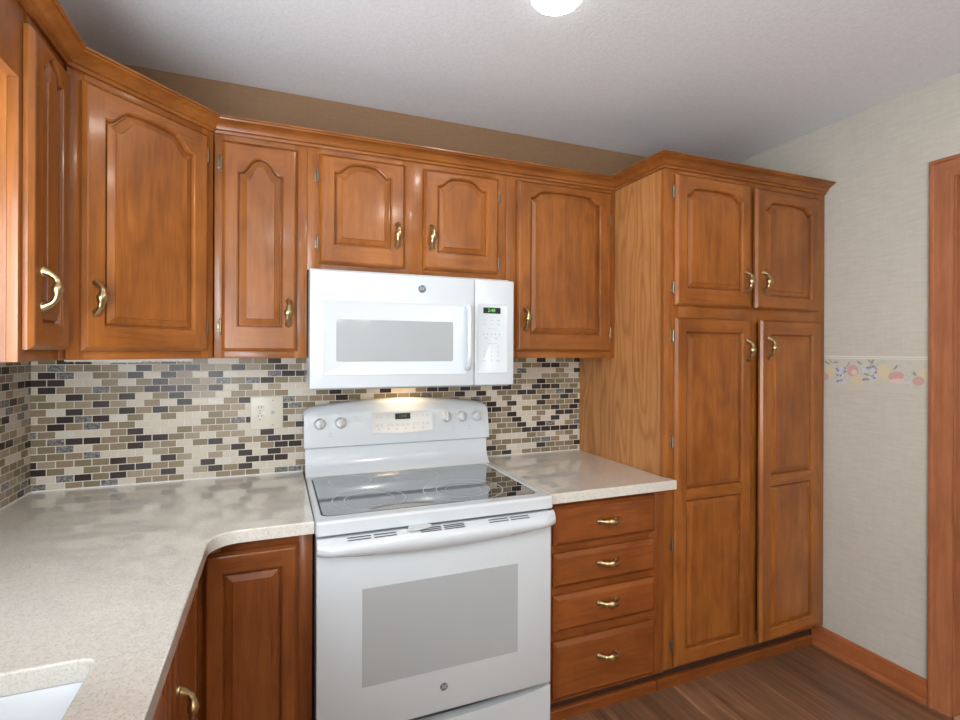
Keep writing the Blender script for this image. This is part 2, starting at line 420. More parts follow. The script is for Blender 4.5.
# windows
def window(name, frame_fn, pane_fn):
    bm = bmesh.new(); frame_fn(bm); o = struct(name, bm, white_paint)
    bm = bmesh.new(); pane_fn(bm); obj('pane', bm, glass, o, smooth=None)
def wf(bm):
    for a, b, c, d in ((WD0, WD1, WZ0, WZ0 + .045), (WD0, WD1, WZ1 - .045, WZ1), (WD0, WD0 + .045, WZ0 + .045, WZ1 - .045), (WD1 - .045, WD1, WZ0 + .045, WZ1 - .045), (1.48, 1.52, WZ0 + .045, WZ1 - .045)):
        boxd(bm, -0.10, -0.03, a, b, c, d, 0.003)
window('window_1', wf, lambda bm: boxd(bm, -0.068, -0.062, WD0 + .04, WD1 - .04, WZ0 + .04, WZ1 - .04))
def wf2(bm):
    for a, b, c, d in ((PD0, PD1, PZ0, PZ0 + .06), (PD0, PD1, PZ1 - .06, PZ1), (PD0, PD0 + .06, PZ0 + .06, PZ1 - .06), (PD1 - .06, PD1, PZ0 + .06, PZ1 - .06), (3.42, 3.48, PZ0 + .06, PZ1 - .06)):
        boxd(bm, -0.10, -0.03, a, b, c, d, 0.003)
window('added_window', wf2, lambda bm: boxd(bm, -0.068, -0.062, PD0 + .05, PD1 - .05, PZ0 + .05, PZ1 - .05))  # unseen window added behind the viewpoint to supply daylight

# door on the right wall: casing, jamb, closed slab deep in the opening
bm = bmesh.new()
cas = [(0, 0), (0, 0.015), (0.004, 0.019), (0.012, 0.019), (0.016, 0.013), (0.022, 0.011), (0.042, 0.013), (0.054, 0.008), (0.060, 0.008), (0.064, 0.006), (0.072, 0.006), (0.072, 0)]
# profile across the casing width (outer edge first), thickness off the wall; mitred round the opening
o0, o1, zt = DD0 - 0.062, DD1 + 0.066, DZ1 + 0.060
def cas_sec(kind, s):
    out = []
    for wdt, th in cas:
        x = XW - th
        if kind == 0: out.append((x, -(o0 + wdt), ZF))
        elif kind == 1: out.append((x, -(o0 + wdt), zt - wdt))
        elif kind == 2: out.append((x, -(o1 - wdt), zt - wdt))
        else: out.append((x, -(o1 - wdt), ZF))
    return [bm.verts.new(p) for p in out]
secs = [cas_sec(k, 0) for k in range(4)]
for a, b in zip(secs[:-1], secs[1:]):
    for j in range(len(cas)): bm.faces.new((a[j], a[(j + 1) % len(cas)], b[(j + 1) % len(cas)], b[j]))
bm.faces.new(secs[0]); bm.faces.new(secs[-1])
door1 = struct('door_1', bm, trim_v, smooth=30)
bm = bmesh.new()
boxd(bm, XW + .001, XW + .119, DD0, DD0 + .016, ZF, DZ1 - .016); boxd(bm, XW + .001, XW + .119, DD1 - .016, DD1, ZF, DZ1 - .016); boxd(bm, XW + .001, XW + .119, DD0, DD1, DZ1 - .016, DZ1)
boxd(bm, XW + .045, XW + .08, DD0 + .016, DD0 + .028, ZF, DZ1 - .028); boxd(bm, XW + .045, XW + .08, DD1 - .028, DD1 - .016, ZF, DZ1 - .028); boxd(bm, XW + .045, XW + .08, DD0 + .016, DD1 - .016, DZ1 - .028, DZ1 - .016)
obj('jamb', bm, trim_v, door1, smooth=None)
bm = bmesh.new(); boxd(bm, XW + .082, XW + .117, DD0 + .017, DD1 - .017, ZF + .012, DZ1 - .018, 0.002); obj('door_slab', bm, trim_v, door1, smooth=None)
bm = bmesh.new(); boxd(bm, XW - .01, XW + .12, DD0 + .017, DD1 - .017, ZF, ZF + .010, 0.003); obj('threshold', bm, threshold_m, door1, smooth=None)

# baseboard, right wall
def bb(name, d0, d1):
    bm = bmesh.new()
    pr = [(0, ZF), (0.020, ZF), (0.020, ZF + .012), (0.013, ZF + .022), (0.013, ZF + .078), (0.008, ZF + .088), (0.004, ZF + .092), (0, ZF + .092)]
    a = [bm.verts.new((XW - o, -d0, z)) for o, z in pr]; b = [bm.verts.new((XW - o, -d1, z)) for o, z in pr]
    for j in range(len(pr)): bm.faces.new((a[j], a[(j + 1) % len(pr)], b[(j + 1) % len(pr)], b[j]))
    bm.faces.new(a); bm.faces.new(b)
    struct(name, bm, trim_y, smooth=30)
bb('baseboard_right', 0.5485, o0 - .001)
bb('baseboard_front', o1 + .001, DF)

# ------------------------------------------------------------------ shared hardware
def pull_bm():
    """ornate bow pull, upright, feet on y=0, bowing to -y"""
    bm = bmesh.new(); pts = []; rad = []
    n = 26
    for i in range(n + 1):
        s = -1 + 2 * i / n
        z = 0.038 * s + 0.003 * math.sin(3 * s)
        y = -0.004 - 0.024 * (1 - abs(s) ** 3.0)
        x = 0.0022 * math.sin(s * PI)
        r = 0.0056 + 0.0056 * math.exp(-(s / 0.26) ** 2) + 0.0032 * math.exp(-((abs(s) - 1) / 0.17) ** 2) + 0.0010 * math.exp(-((abs(s) - 0.50) / 0.07) ** 2)
        pts.append((x, y, z)); rad.append(r)
    sweep(bm, pts, rad, 12, 1.3)
    for s in (-1, 1):     # flared feet
        c = pts[0] if s < 0 else pts[-1]
        lathe(bm, [(0.0095, 0), (0.0095, -0.002), (0.0075, -0.006), (0.004, -0.008)], 12, lambda a, b, h, c=c: (c[0] + a, h, c[2] + b * 1.25))
    for k in (-1, 1):     # leaf ridges in the middle
        sweep(bm, [(0.0035 * k, -0.028, -0.014), (0.0062 * k, -0.031, -0.004), (0.0050 * k, -0.0325, 0.006), (0.001 * k, -0.030, 0.014)], [0.0012, 0.0036, 0.0033, 0.001], 8)
    return bm
_pull = None
def pull(door, x, y, z, flat=False, flip=False):
    """x, y, z in the frame of the thing"""
    global _pull
    if _pull is None: o = obj('handle', pull_bm(), brass, door, local=True, smooth=60); _pull = o
    else:
        o = _pull.copy(); COL.objects.link(o); o.parent = door
    o.location = (x, y, z); o.rotation_euler = (0, (PI / 2 if flat else (PI if flip else 0)), 0)
    return o
def hinge_bm():
    bm = bmesh.new()
    lathe(bm, [(0.0032, -0.022), (0.0046, -0.021), (0.0046, 0.021), (0.0032, 0.022)], 10)
    lathe(bm, [(0.0026, 0.022), (0.0030, 0.0245), (0.0015, 0.027)], 8); lathe(bm, [(0.0026, -0.022), (0.0030, -0.0245), (0.0015, -0.027)], 8)
    box(bm, (-0.010, 0.0030, -0.019), (0.0, 0.0045, 0.019), 0.0006)
    lathe(bm, [(0.0026, 0.0), (0.0014, -0.0012)], 8, lambda a, b, h: (-0.0068 + a, 0.0025 + h, 0.011 + b))
    lathe(bm, [(0.0026, 0.0), (0.0014, -0.0012)], 8, lambda a, b, h: (-0.0068 + a, 0.0025 + h, -0.011 + b))
    return bm
_hinge = None
def hinge(door, x, z, side):
    """side -1: leaf to the left of the door edge, +1: to the right"""
    global _hinge
    if _hinge is None: o = obj('hinge', hinge_bm(), nickel, door, local=True, smooth=50); _hinge = o
    else: o = _hinge.copy(); COL.objects.link(o); o.parent = door
    o.location = (x + 0.004 * side, -0.0055, z); o.scale = (-side if side < 0 else -1, 1, 1)
    if side < 0: o.scale = (1, 1, 1)
    return o

def arch(xi, wdt, rise, sw):
    """height of the routed top above its shoulder, xi from the left edge"""
    e = min(xi, wdt - xi); s0 = 0.010
    if rise == 0 or e <= s0: return 0.0
    if e < s0 + sw:
        t = (e - s0) / sw; t = t * t * (3 - 2 * t) * 0.6 + t ** 1.5 * 0.4
        return rise * t
    hw = wdt / 2 - s0 - sw
    return rise + 0.006 * (1 - ((wdt / 2 - e) / max(hw, 1e-4)) ** 2)

def door_bm(x0, x1, z0, z1, panels, T=0.020):
    """frame and raised panels in the thing's frame, back on y=-0.001; panels: (px0, px1, pz0, pz_shoulder, rise, sw)"""
    bm = bmesh.new()
    rings = [(0, -0.001), (0, -0.010), (0.006, -0.0165), (0.0075, -0.0185), (0.011, -T)]
    R = []
    for t, y in rings:
        R.append([bm.verts.new(p) for p in ((x0 + t, y, z0 + t), (x1 - t, y, z0 + t), (x1 - t, y, z1 - t), (x0 + t, y, z1 - t))])
    bm.faces.new(R[0])
    for a, b in zip(R[:-1], R[1:]):
        for k in range(4):
            f = bm.faces.new((a[k], a[(k + 1) % 4], b[(k + 1) % 4], b[k])); f.material_index = 1 if k in (0, 2) else 0
    t = rings[-1][0]; X0, X1, Z0, Z1 = x0 + t, x1 - t, z0 + t, z1 - t
    if not panels:
        bm.faces.new(R[-1]).material_index = 1
        return bm
    V = lambda x, z, y=-T: bm.verts.new((x, y, z))
    px0, px1 = panels[0][0], panels[0][1]
    bm.faces.new([V(X0, Z0), V(px0, Z0), V(px0, Z1), V(X0, Z1)]); bm.faces.new([V(px1, Z0), V(X1, Z0), V(X1, Z1), V(px1, Z1)])
    NA = 36
    zcur = Z0
    for (a, b, pz0, pzs, rise, sw) in panels:
        bm.faces.new([V(a, zcur), V(b, zcur), V(b, pz0), V(a, pz0)]).material_index = 1
        zcur = pzs; wdt = b - a
        top_pts = [(a + wdt * i / NA, pzs + arch(wdt * i / NA, wdt, rise, sw)) for i in range(NA + 1)] if rise else [(a, pzs), (b, pzs)]
        last = (a, b, pz0, pzs, rise, sw) is panels[-1] or (a, b, pz0, pzs, rise, sw) == panels[-1]
        if last:
            for (xa, za), (xb, zb) in zip(top_pts[:-1], top_pts[1:]):
                bm.faces.new([V(xa, za), V(xb, zb), V(xb, Z1), V(xa, Z1)]).material_index = 1
        prof = [(0, -T), (0.0012, -T + .0022), (0.0036, -T + .0034), (0.0054, -T + .0085), (0.0066, -T + .0145), (0.0100, -T + .0145), (0.0112, -T + .0090), (0.0280, -T + .0030), (0.0290, -T + .0004)]
        prev = None
        for tt, y in prof:
            cur = [V(a + tt, pz0 + tt, y), V(b - tt, pz0 + tt, y)]
            for (xx, zz) in reversed(top_pts):
                k = (xx - a) / wdt
                cur.append(V(a + tt + k * (wdt - 2 * tt), zz - tt, y))
            if prev:
                n = len(cur)
                for j in range(n): bm.faces.new((prev[j], prev[(j + 1) % n], cur[(j + 1) % n], cur[j]))
            prev = cur
        bm.faces.new(prev)
    bmesh.ops.remove_doubles(bm, verts=bm.verts[:], dist=0.00002)
    return bm

class Cab:
    """a cabinet built in its own frame: x along the front, front face on y=0 looking to -y, depth towards +y"""
    def __init__(s, name, label, cat, x0, x1, dface, z0, z1, depth, mv, mh, rot=0.0, loc=None, ox=None, group=None, side=None):
        s.ox = x0 if ox is None else ox; s.oz = z0; s.w = x1 - x0; s.h = z1 - z0; s.mv, s.mh = mv, mh
        s.root = thing(name, label, cat, loc or (x0, -dface, z0), rot, group)
        s.depth = depth
    def frame(s, rails, stiles, carcass=True, plan=None, depth_mat=None, zlow=0.0):
        bm = bmesh.new()
        if plan: prism(bm, plan, zlow, s.h)
        else: box(bm, (0.0005, 0.0195, zlow), (s.w - 0.0005, s.depth, s.h))
        obj('carcass', bm, depth_mat or s.mv, s.root, local=True, smooth=None)
        bm = bmesh.new()
        for a, b in stiles: box(bm, (a - s.ox, 0, zlow), (b - s.ox, 0.019, s.h), 0.0008, 0)
        for xa, xb, a, b in rails: box(bm, (xa - s.ox, 0.0004, a - s.oz), (xb - s.ox, 0.0188, b - s.oz), 0.0006, 1)
        obj('face_frame', bm, [s.mv, s.mh], s.root, local=True, smooth=30)
    def door(s, x0, x1, z0, z1, st=0.050, rise=0.03, sw=0.04, mid=None, shoulder=0.058, bot=0.056, handle=None, hinges=(), side=-1, tilt=0, label=None):
        a, b, c, d = x0 - s.ox, x1 - s.ox, z0 - s.oz, z1 - s.oz
        if mid is None: pn = [(a + st, b - st, c + bot, d - shoulder, rise, sw)]
        else: pn = [(a + st, b - st, c + bot, mid[0] - s.oz, 0, 0), (a + st, b - st, mid[1] - s.oz, d - shoulder, rise, sw)]
        o = obj('door', door_bm(a, b, c, d, pn), [s.mv, s.mh], s.root, local=True, smooth=11, label=label)
        if tilt:
            px = (b if side > 0 else a); a_ = math.radians(tilt) * (1 if side > 0 else -1)
            o.matrix_local = Matrix.Translation((px, 0, 0)) @ Matrix.Rotation(a_, 4, 'Z') @ Matrix.Translation((-px, 0, 0))
        if handle: pull(o, handle[0] - s.ox, -0.020, handle[1] - s.oz)
        for hz in hinges: hinge(o, (a if side < 0 else b), hz - s.oz, side)
        return o
    def drawer(s, x0, x1, z0, z1, hx, hz):
        a, b, c, d = x0 - s.ox, x1 - s.ox, z0 - s.oz, z1 - s.oz
        bm = bmesh.new(); rings = [(0, -0.001), (0, -0.009), (0.004, -0.0125), (0.013, -0.0195), (0.015, -0.020)]; R = []
        for t, y in rings: R.append([bm.verts.new(p) for p in ((a + t, y, c + t), (b - t, y, c + t), (b - t, y, d - t), (a + t, y, d - t))])
        bm.faces.new(R[0]); bm.faces.new(R[-1])
        for p, q in zip(R[:-1], R[1:]):
            for k in range(4): bm.faces.new((p[k], p[(k + 1) % 4], q[(k + 1) % 4], q[k]))
        o = obj('drawer', bm, s.mh, s.root, local=True, smooth=11)
        pull(o, hx - s.ox, -0.020, hz - s.oz, flat=True); return o

ZU, ZC, ZCT = 1.372, 2.150, 2.158
DU = 0.284
G = 0.0006
# ------------------------------------------------------------------ wall cabinets
# left run: local x runs away from the camera side towards the corner
LEND = 0.842
c = Cab('wall_cabinet', 'narrow wood wall cabinet at the far left, beside the bright window side', 'cabinet', 0, LEND - 0.5965, 0, ZU, ZC, DU - 0.002, wood_v, wood_h, rot=PI / 2, loc=(DU, -LEND, ZU), ox=0)
w_ = LEND - 0.5965
c.frame([(0.03, w_ - .03, ZU, ZU + .038), (0.03, w_ - .03, 2.085, ZC)], [(0, .034), (w_ - .034, w_)])
lx = lambda d: LEND - d
c.door(lx(0.826), lx(0.618), 1.398, 2.082, st=0.046, rise=0.035, sw=0.032, handle=(lx(0.782), 1.531), side=1)
# diagonal corner
ax, ay, bx_, by_ = 0.284, 0.596, 0.588, 0.284
ang = math.atan2(ay - by_, bx_ - ax); wd = math.hypot(bx_ - ax, ay - by_)
c = Cab('corner_wall_cabinet', 'angled corner wood wall cabinet with one large dark arched-panel door', 'cabinet', 0, wd, 0, ZU, ZC, 0.3, wood_v, wood_h, rot=ang, loc=(ax, -ay, ZU), ox=0)
inv = MW[c.root.name].inverted()
plan = []
for x, d in ((ax + .0145, ay - .0005 ), (bx_ - 0.0005, by_ + .0145), (bx_ - 0.0005, 0.001), (0.001, 0.001), (0.001, ay - 0.0005)):
    v = inv @ Vector((x, -d, ZU)); plan.append((v.x, max(v.y, 0.0195)))
c.frame([(0.03, wd - .03, ZU, ZU + .028), (0.03, wd - .03, 2.09, ZC)], [(0.004, .045), (wd - .045, wd - 0.004)], plan=plan)
c.door(0.034, wd - 0.034, 1.396, 2.092, st=0.050, rise=0.040, sw=0.05, shoulder=0.079, bot=0.062, handle=(0.062, 1.533), hinges=(2.03, 1.470), side=1)
# left of the microwave
c = Cab('wall_cabinet', 'narrow arched-door wood wall cabinet left of the microwave', 'cabinet', 0.5885, 0.8795, DU, ZU, ZC, DU - .002, wood_v, wood_h)
c.frame([(.61, .86, ZU, ZU + .030), (.61, .86, 2.09, ZC)], [(.5885, .620), (.838, .8795)])
c.door(0.612, 0.846, 1.396, 2.092, st=0.045, rise=0.043, sw=0.042, shoulder=0.096, bot=0.080, handle=(0.818, 1.527), hinges=(2.018, 1.478), side=-1)
# over the microwave
c = Cab('over_range_cabinet', 'short two-door wood cabinet directly above the white microwave', 'cabinet', 0.880, 1.6455, DU, 1.682, ZC, DU - .002, wood_v, wood_h)
c.frame([(.90, 1.62, 1.682, 1.716), (.90, 1.62, 2.085, ZC)], [(.880, .925), (1.215, 1.305), (1.600, 1.6455)])
c.door(0.918, 1.226, 1.706, 2.092, st=0.050, rise=0.030, sw=0.045, shoulder=0.056, bot=0.066, handle=(1.195, 1.826), hinges=(2.015, 1.781), side=-1, label='left short arched-panel door')
c.door(1.298, 1.607, 1.710, 2.090, st=0.050, rise=0.030, sw=0.045, shoulder=0.056, bot=0.060, handle=(1.326, 1.830), hinges=(2.017, 1.750), side=1, label='right short arched-panel door')
# right of the microwave
c = Cab('wall_cabinet', 'wide arched-door wood wall cabinet between the microwave and the tall pantry', 'cabinet', 1.6465, 2.179, DU, ZU, ZC, DU - .002, wood_v, wood_h)
c.frame([(1.67, 2.15, ZU, ZU + .030), (1.67, 2.15, 2.09, ZC)], [(1.6465, 1.70), (2.13, 2.179)])
c.door(1.690, 2.148, 1.400, 2.098, st=0.056, rise=0.028, sw=0.042, shoulder=0.062, bot=0.068, handle=(1.726, 1.533), hinges=(1.982, 1.481), side=1)

# ------------------------------------------------------------------ tall pantry
DP = 0.594; XP = 2.180
zb = 0.160
c = Cab('pantry_cabinet', 'tall floor-to-crown wood pantry cabinet with four doors against the right wall', 'cabinet', XP, XW - .001, DP, ZF, ZC, DP - .002, wood_v, wood_h)
bm = bmesh.new(); box(bm, (0.001, 0.0195, zb - ZF), (c.w - .0005, c.depth, c.h)); obj('carcass', bm, wood_v, c.root, local=True, smooth=None)
bm = bmesh.new(); box(bm, (-0.0015, 0.0195, zb - ZF + .72), (0.0008, c.depth, c.h - .001)); obj('side_panel', bm, oak_v, c.root, local=True, smooth=None, label='golden oak veneer side with cathedral grain')
bm = bmesh.new()
for a, b in ((XP - .0015, 2.250), (2.610, 2.672), (3.020, XW - .001)): box(bm, (a - XP, 0, zb - ZF), (b - XP, 0.019, c.h), .0008, 0)
for a, b in ((zb, .205), (1.520, 1.600), (2.085, ZC)):
    box(bm, (2.245 - XP, .0004, a - ZF), (2.615 - XP, .0188, b - ZF), .0006, 1); box(bm, (2.668 - XP, .0004, a - ZF), (3.03 - XP, .0188, b - ZF), .0006, 1)
obj('face_frame', bm, [wood_v, wood_h], c.root, local=True, smooth=30)
bm = bmesh.new(); box(bm, (0.001, 0.048, 0), (c.w - .001, 0.066, zb - ZF), 0); obj('toe_kick', bm, dark_in, c.root, local=True, smooth=None)
bm = bmesh.new(); prism(bm, [(0.0, 0.0), (0.014, 0.0), (0.014, 0.034), (0.010, 0.039), (0.004, 0.042), (0, 0.042)], 0.001, c.w - .022, to=lambda a, b, h: (h, 0.048 - a, b)); obj('toe_molding', bm, base_h, c.root, local=True)
c.door(2.224, 2.622, 1.582, 2.096, st=0.050, rise=0.026, sw=0.030, shoulder=0.076, bot=0.064, handle=(2.590, 1.690), hinges=(2.025, 1.650), side=-1, label='upper left door with clipped arched panel')
c.door(2.640, 3.036, 1.582, 2.088, st=0.050, rise=0.026, sw=0.030, shoulder=0.080, bot=0.050, handle=(2.680, 1.693), hinges=(2.020, 1.640), side=1, tilt=1.2, label='upper right door with clipped arched panel')
c.door(2.224, 2.624, 0.170, 1.535, st=0.050, rise=0, mid=(0.820, 0.856), shoulder=0.054, bot=0.056, handle=(2.597, 1.408), hinges=(1.461, 1.047, .645, .252), side=-1, label='tall lower left two-panel door')
c.door(2.660, 3.046, 0.182, 1.535, st=0.055, rise=0, mid=(0.838, 0.878), shoulder=0.058, bot=0.048, handle=(2.700, 1.418), hinges=(1.461, .30), side=1, tilt=2.6, label='tall lower right two-panel door')

# ------------------------------------------------------------------ crown and valance
bm = bmesh.new()
crown = [(0.0, ZCT - .044), (0.007, ZCT - .044), (0.009, ZCT - .036), (0.015, ZCT - .033), (0.019, ZCT - .024), (0.030, ZCT - .014), (0.043, ZCT - .009), (0.045, ZCT - .005), (0.051, ZCT - .004), (0.051, ZCT + .001), (0.0, ZCT + .001)]
path_profile(bm, [(DU + .0006, 2.25), (DU + .0006, ay + .0002), (bx_ + .0002, DU + .0006), (XP - .0022, DU + .0006), (XP - .0022, DP + .0006), (XW - .002, DP + .0006)], crown)
o = obj('crown_molding', bm, wood_h, None, smooth=30)
top(o, 'stepped wood crown molding running along the tops of all the upper cabinets and the pantry', 'molding')
bm = bmesh.new()
ytop, zlo = ZC, 1.960
pts = [(LEND + .001, ytop), (2.2, ytop), (2.2, zlo), (2.1, zlo)]
for i in range(25):
    t = i / 24; d = 2.08 - t * (2.08 - 0.96)
    pts.append((d, zlo + 0.035 * math.sin(PI * t) ** 0.7))
pts += [(0.93, zlo), (LEND + .001, zlo)]
prism(bm, pts, DU - .019, DU, to=lambda a, b, h: (h, -a, b))
o = obj('window_valance', bm, wood_h, None, smooth=None)
top(o, 'wood valance board joined to the far-left wall cabinet over the sink window', 'valance')

# ------------------------------------------------------------------ backsplash and outlet
XL, XRG = 0.8805, 1.6460
bm = bmesh.new(); boxd(bm, 0.0085, XP - .003, 0.0005, 0.008, .915, 1.371)
o = obj('tile_backsplash', bm, mosaic_x, None, smooth=None); top(o, 'brown, cream and grey mosaic tile backsplash on the back wall behind the stove', 'backsplash')
bm = bmesh.new(); boxd(bm, 0.0005, 0.008, 0.0005, 2.3, .915, 1.0795); boxd(bm, 0.0005, 0.008, 0.0005, 0.84, 1.0795, 1.371)
o = obj('tile_backsplash', bm, mosaic_y, None, smooth=None); top(o, 'mosaic tile backsplash on the left side wall, left of the corner', 'backsplash')
bm = bmesh.new(); prism(bm, [(.0082, .0082), (XL + .001, .0082), (XL + .001, .0120), (.0120, .0120), (.0120, 2.2), (.0082, 2.2)], .9145, .9185, to=lambda a, b, h: (a, -b, h))
o = obj('caulk_bead', bm, caulk_m, None); top(o, 'thin pale caulk line where the tile meets the L-shaped countertop left of the stove', 'caulk')
bm = bmesh.new(); boxd(bm, XRG + .003, XP - .004, .0082, .0120, .9145, .9185, .001)
o = obj('caulk_bead', bm, caulk_m, None); top(o, 'thin pale caulk line where the tile meets the short countertop right of the stove', 'caulk')
bm = bmesh.new(); prev = None
for i in range(41):   # ragged white bead under the wall cabinets
    x = 0.10 + i * (0.49 - 0.10) / 40; h = 0.008 + 0.003 * abs(math.sin(i * 1.7)) + (0.003 if 12 < i < 24 else 0)
    cur = [bm.verts.new((x, -.0082, 1.366)), bm.verts.new((x, -.0082, 1.366 - h)), bm.verts.new((x, -.0115, 1.366 - h * .6)), bm.verts.new((x, -.0115, 1.366))]
    if prev:
        for j in range(4): bm.faces.new((prev[j], prev[(j + 1) % 4], cur[(j + 1) % 4], cur[j]))
    else: bm.faces.new(cur)
    prev = cur
bm.faces.new(prev)
o = obj('caulk_bead', bm, caulk_m, None); top(o, 'ragged white caulk bead under the corner wall cabinet at the top of the tile', 'caulk')

t = thing('electrical_outlet', 'almond two-gang outlet plate on the tile left of the stove', 'outlet', W(.747, .008, 1.092))
bm = bmesh.new(); boxd(bm, .688, .806, .0081, .0135, 1.092, 1.218, .002); obj('cover_plate', bm, almond, t)
for k, zc in enumerate((1.172, 1.138)):
    bm = bmesh.new()
    lathe(bm, [(0.0155, 0.0), (0.0155, 0.002), (0.0145, 0.003)], 20, lambda a, b, h, zc=zc: (.722 + a, -.0135 - h, zc + b * .86))
    r = obj('receptacle', bm, almond, t)
    bm = bmesh.new()
    for dx in (-.006, .006): boxd(bm, .722 + dx - .0012, .722 + dx + .0012, .0160, .0169, zc + .001, zc + .009)
    lathe(bm, [(0.0024, 0.0), (0.0024, 0.0009)], 10, lambda a, b, h, zc=zc: (.722 + a, -.0160 - h, zc - .007 + b)); obj('slots', bm, slot_m, r, smooth=None)
bm = bmesh.new(); lathe(bm, [(0.007, 0.0), (0.007, 0.0015), (0.0045, 0.0025)], 16, lambda a, b, h: (.768 + a, -.0135 - h, 1.156 + b)); obj('jack', bm, print_m, t)
for x, z in ((.722, 1.155), (.768, 1.203), (.768, 1.107)):
    bm = bmesh.new(); lathe(bm, [(0.0026, 0.0), (0.0018, 0.0008)], 10, lambda a, b, h, x=x, z=z: (x + a, -.0135 - h, z + b)); obj('screw', bm, nickel, t)

# ------------------------------------------------------------------ countertops and sink
ZT, TH = 0.914, 0.034
def fillet(cx, cy, r, a0, a1, n=10): return [(cx + r * math.cos(a0 + (a1 - a0) * i / n), cy + r * math.sin(a0 + (a1 - a0) * i / n)) for i in range(n + 1)]
DC, XC = 0.6555, 0.620
R_ = 0.075
SX0, SX1, SD0, SD1, SR = 0.115, 0.518, 1.200, 1.96, 0.022
outer = [(.001, .001), (XL + .0015, .001), (XL + .0015, DC)] + [(x, d) for x, d in fillet(XC + R_, DC + R_, R_, -PI / 2, -PI, 12)] + [(XC, 2.35), (.001, 2.35)]
inner = fillet(SX1 - SR, SD0 + SR, SR, -PI / 2, 0, 6) + fillet(SX1 - SR, SD1 - SR, SR, 0, PI / 2, 6) + fillet(SX0 + SR, SD1 - SR, SR, PI / 2, PI, 6) + fillet(SX0 + SR, SD0 + SR, SR, PI, 1.5 * PI, 6)
def offset_poly(P, t):
    n = len(P); out = []
    area_ = sum(P[i][0] * P[(i + 1) % n][1] - P[(i + 1) % n][0] * P[i][1] for i in range(n)); sg = 1 if area_ > 0 else -1
    for i in range(n):
        p0, p1, p2 = Vector(P[i - 1]), Vector(P[i]), Vector(P[(i + 1) % n])
        a = (p1 - p0).normalized(); b = (p2 - p1).normalized()
        na = Vector((-a.y, a.x)) * sg; nb = Vector((-b.y, b.x)) * sg; m = (na + nb)
        if m.length < 1e-6: m = na.copy()
        m.normalize(); k = t / max(0.4, m.dot(na)); out.append((p1.x + m.x * k, p1.y + m.y * k))
    return out
def slab(bm, out, holes, z0, z1, e=0.003):
    """flat slab with eased upper edges and holes"""
    tops = []; bots = []
    for P, sign in [(out, 1)] + [(h, -1) for h in holes]:
        lv = []
        for t, z in ((0, z0), (0, z1 - e), (e * .35, z1 - e * .35), (e, z1)):
            Q = offset_poly(P, t * sign) if t else P
            lv.append([bm.verts.new((x, -d, z)) for x, d in Q])
        n = len(P)
        for a, b in zip(lv[:-1], lv[1:]):
            for k in range(n): bm.faces.new((a[k], a[(k + 1) % n], b[(k + 1) % n], b[k]))
        tops.append(lv[-1]); bots.append(lv[0])
    for loops in (tops, bots):
        es = []
        for lp in loops:
            for k in range(len(lp)):
                a, b = lp[k], lp[(k + 1) % len(lp)]
                es.append(bm.edges.get((a, b)) or bm.edges.new((a, b)))
        bmesh.ops.triangle_fill(bm, use_beauty=True, edges=es)
bm = bmesh.new(); slab(bm, outer, [inner], ZT - TH, ZT)
o = obj('countertop', bm, quartz_m, None, smooth=20); top(o, 'L-shaped speckled pale quartz countertop left of the stove, with the sink cutout', 'countertop')
bm = bmesh.new(); slab(bm, [(XRG + .002, .001), (XP - .003, .001), (XP - .003, DP + .0), (XP + .010, DP + .026), (XP + .010, DC - .002), (XRG + .002, DC - .002)], [], ZT - TH, ZT)
o = obj('countertop', bm, quartz_m, None, smooth=20); top(o, 'short speckled quartz countertop between the stove and the pantry', 'countertop')

bm = bmesh.new()
def rrect(x0, x1, d0, d1, r): return fillet(x1 - r, d0 + r, r, -PI / 2, 0, 6) + fillet(x1 - r, d1 - r, r, 0, PI / 2, 6) + fillet(x0 + r, d1 - r, r, PI / 2, PI, 6) + fillet(x0 + r, d0 + r, r, PI, 1.5 * PI, 6)
lv = []
for ins, z, r in ((-.012, ZT - TH - .001, .03), (.001, ZT - TH - .001, .024), (.004, ZT - TH - .006, .024), (.010, .74, .03), (.022, .705, .045), (.05, .690, .06)):
    lv.append([bm.verts.new((x, -d, z)) for x, d in rrect(SX0 + ins, SX1 - ins, SD0 + ins, SD1 - ins, r)])
for a, b in zip(lv[:-1], lv[1:]):
    n = len(a)
    for k in range(n): bm.faces.new((a[k], a[(k + 1) % n], b[(k + 1) % n], b[k]))
bm.faces.new(lv[-1])
for ins, z in ((-.012, ZT - TH - .006), (-.003, .70), (.03, .678)):
    lv.append([bm.verts.new((x, -d, z)) for x, d in rrect(SX0 + ins, SX1 - ins, SD0 + ins, SD1 - ins, .04)])
for a, b in ((lv[0], lv[6]), (lv[6], lv[7]), (lv[7], lv[8])):
    for k in range(len(a)): bm.faces.new((a[k], a[(k + 1) % len(a)], b[(k + 1) % len(a)], b[k]))
bm.faces.new(lv[8])
o = obj('kitchen_sink', bm, sink_m, None, smooth=40); top(o, 'white undermount sink set in the left countertop', 'sink')

# ------------------------------------------------------------------ base cabinets
DB = 0.600; ZB1 = ZT - TH - .001
c = Cab('base_cabinet', 'one-door wood base cabinet in the corner left of the stove', 'cabinet', 0.578, 0.881, DB, ZF, ZB1, DB - .03, base_v, base_h)
c.frame([(.61, .86, zb, .205), (.61, .86, .835, ZB1)], [(.579, .640), (.842, .881)], zlow=zb - ZF)
c.door(0.599, 0.842, 0.182, 0.842, st=0.043, rise=0, shoulder=0.054, bot=0.05)
bm = bmesh.new(); box(bm, (0.004, 0.05, 0), (c.w, 0.068, zb - ZF)); obj('toe_kick', bm, dark_in, c.root, local=True, smooth=None)
SL = 2.30
XB = 0.575
c = Cab('sink_base_cabinet', 'wood base cabinet under the sink, its door handles facing right', 'cabinet', 0, SL - .66, 0, ZF, ZB1, 0.022, base_v, base_h, rot=PI / 2, loc=(XB, -SL, ZF), ox=0)
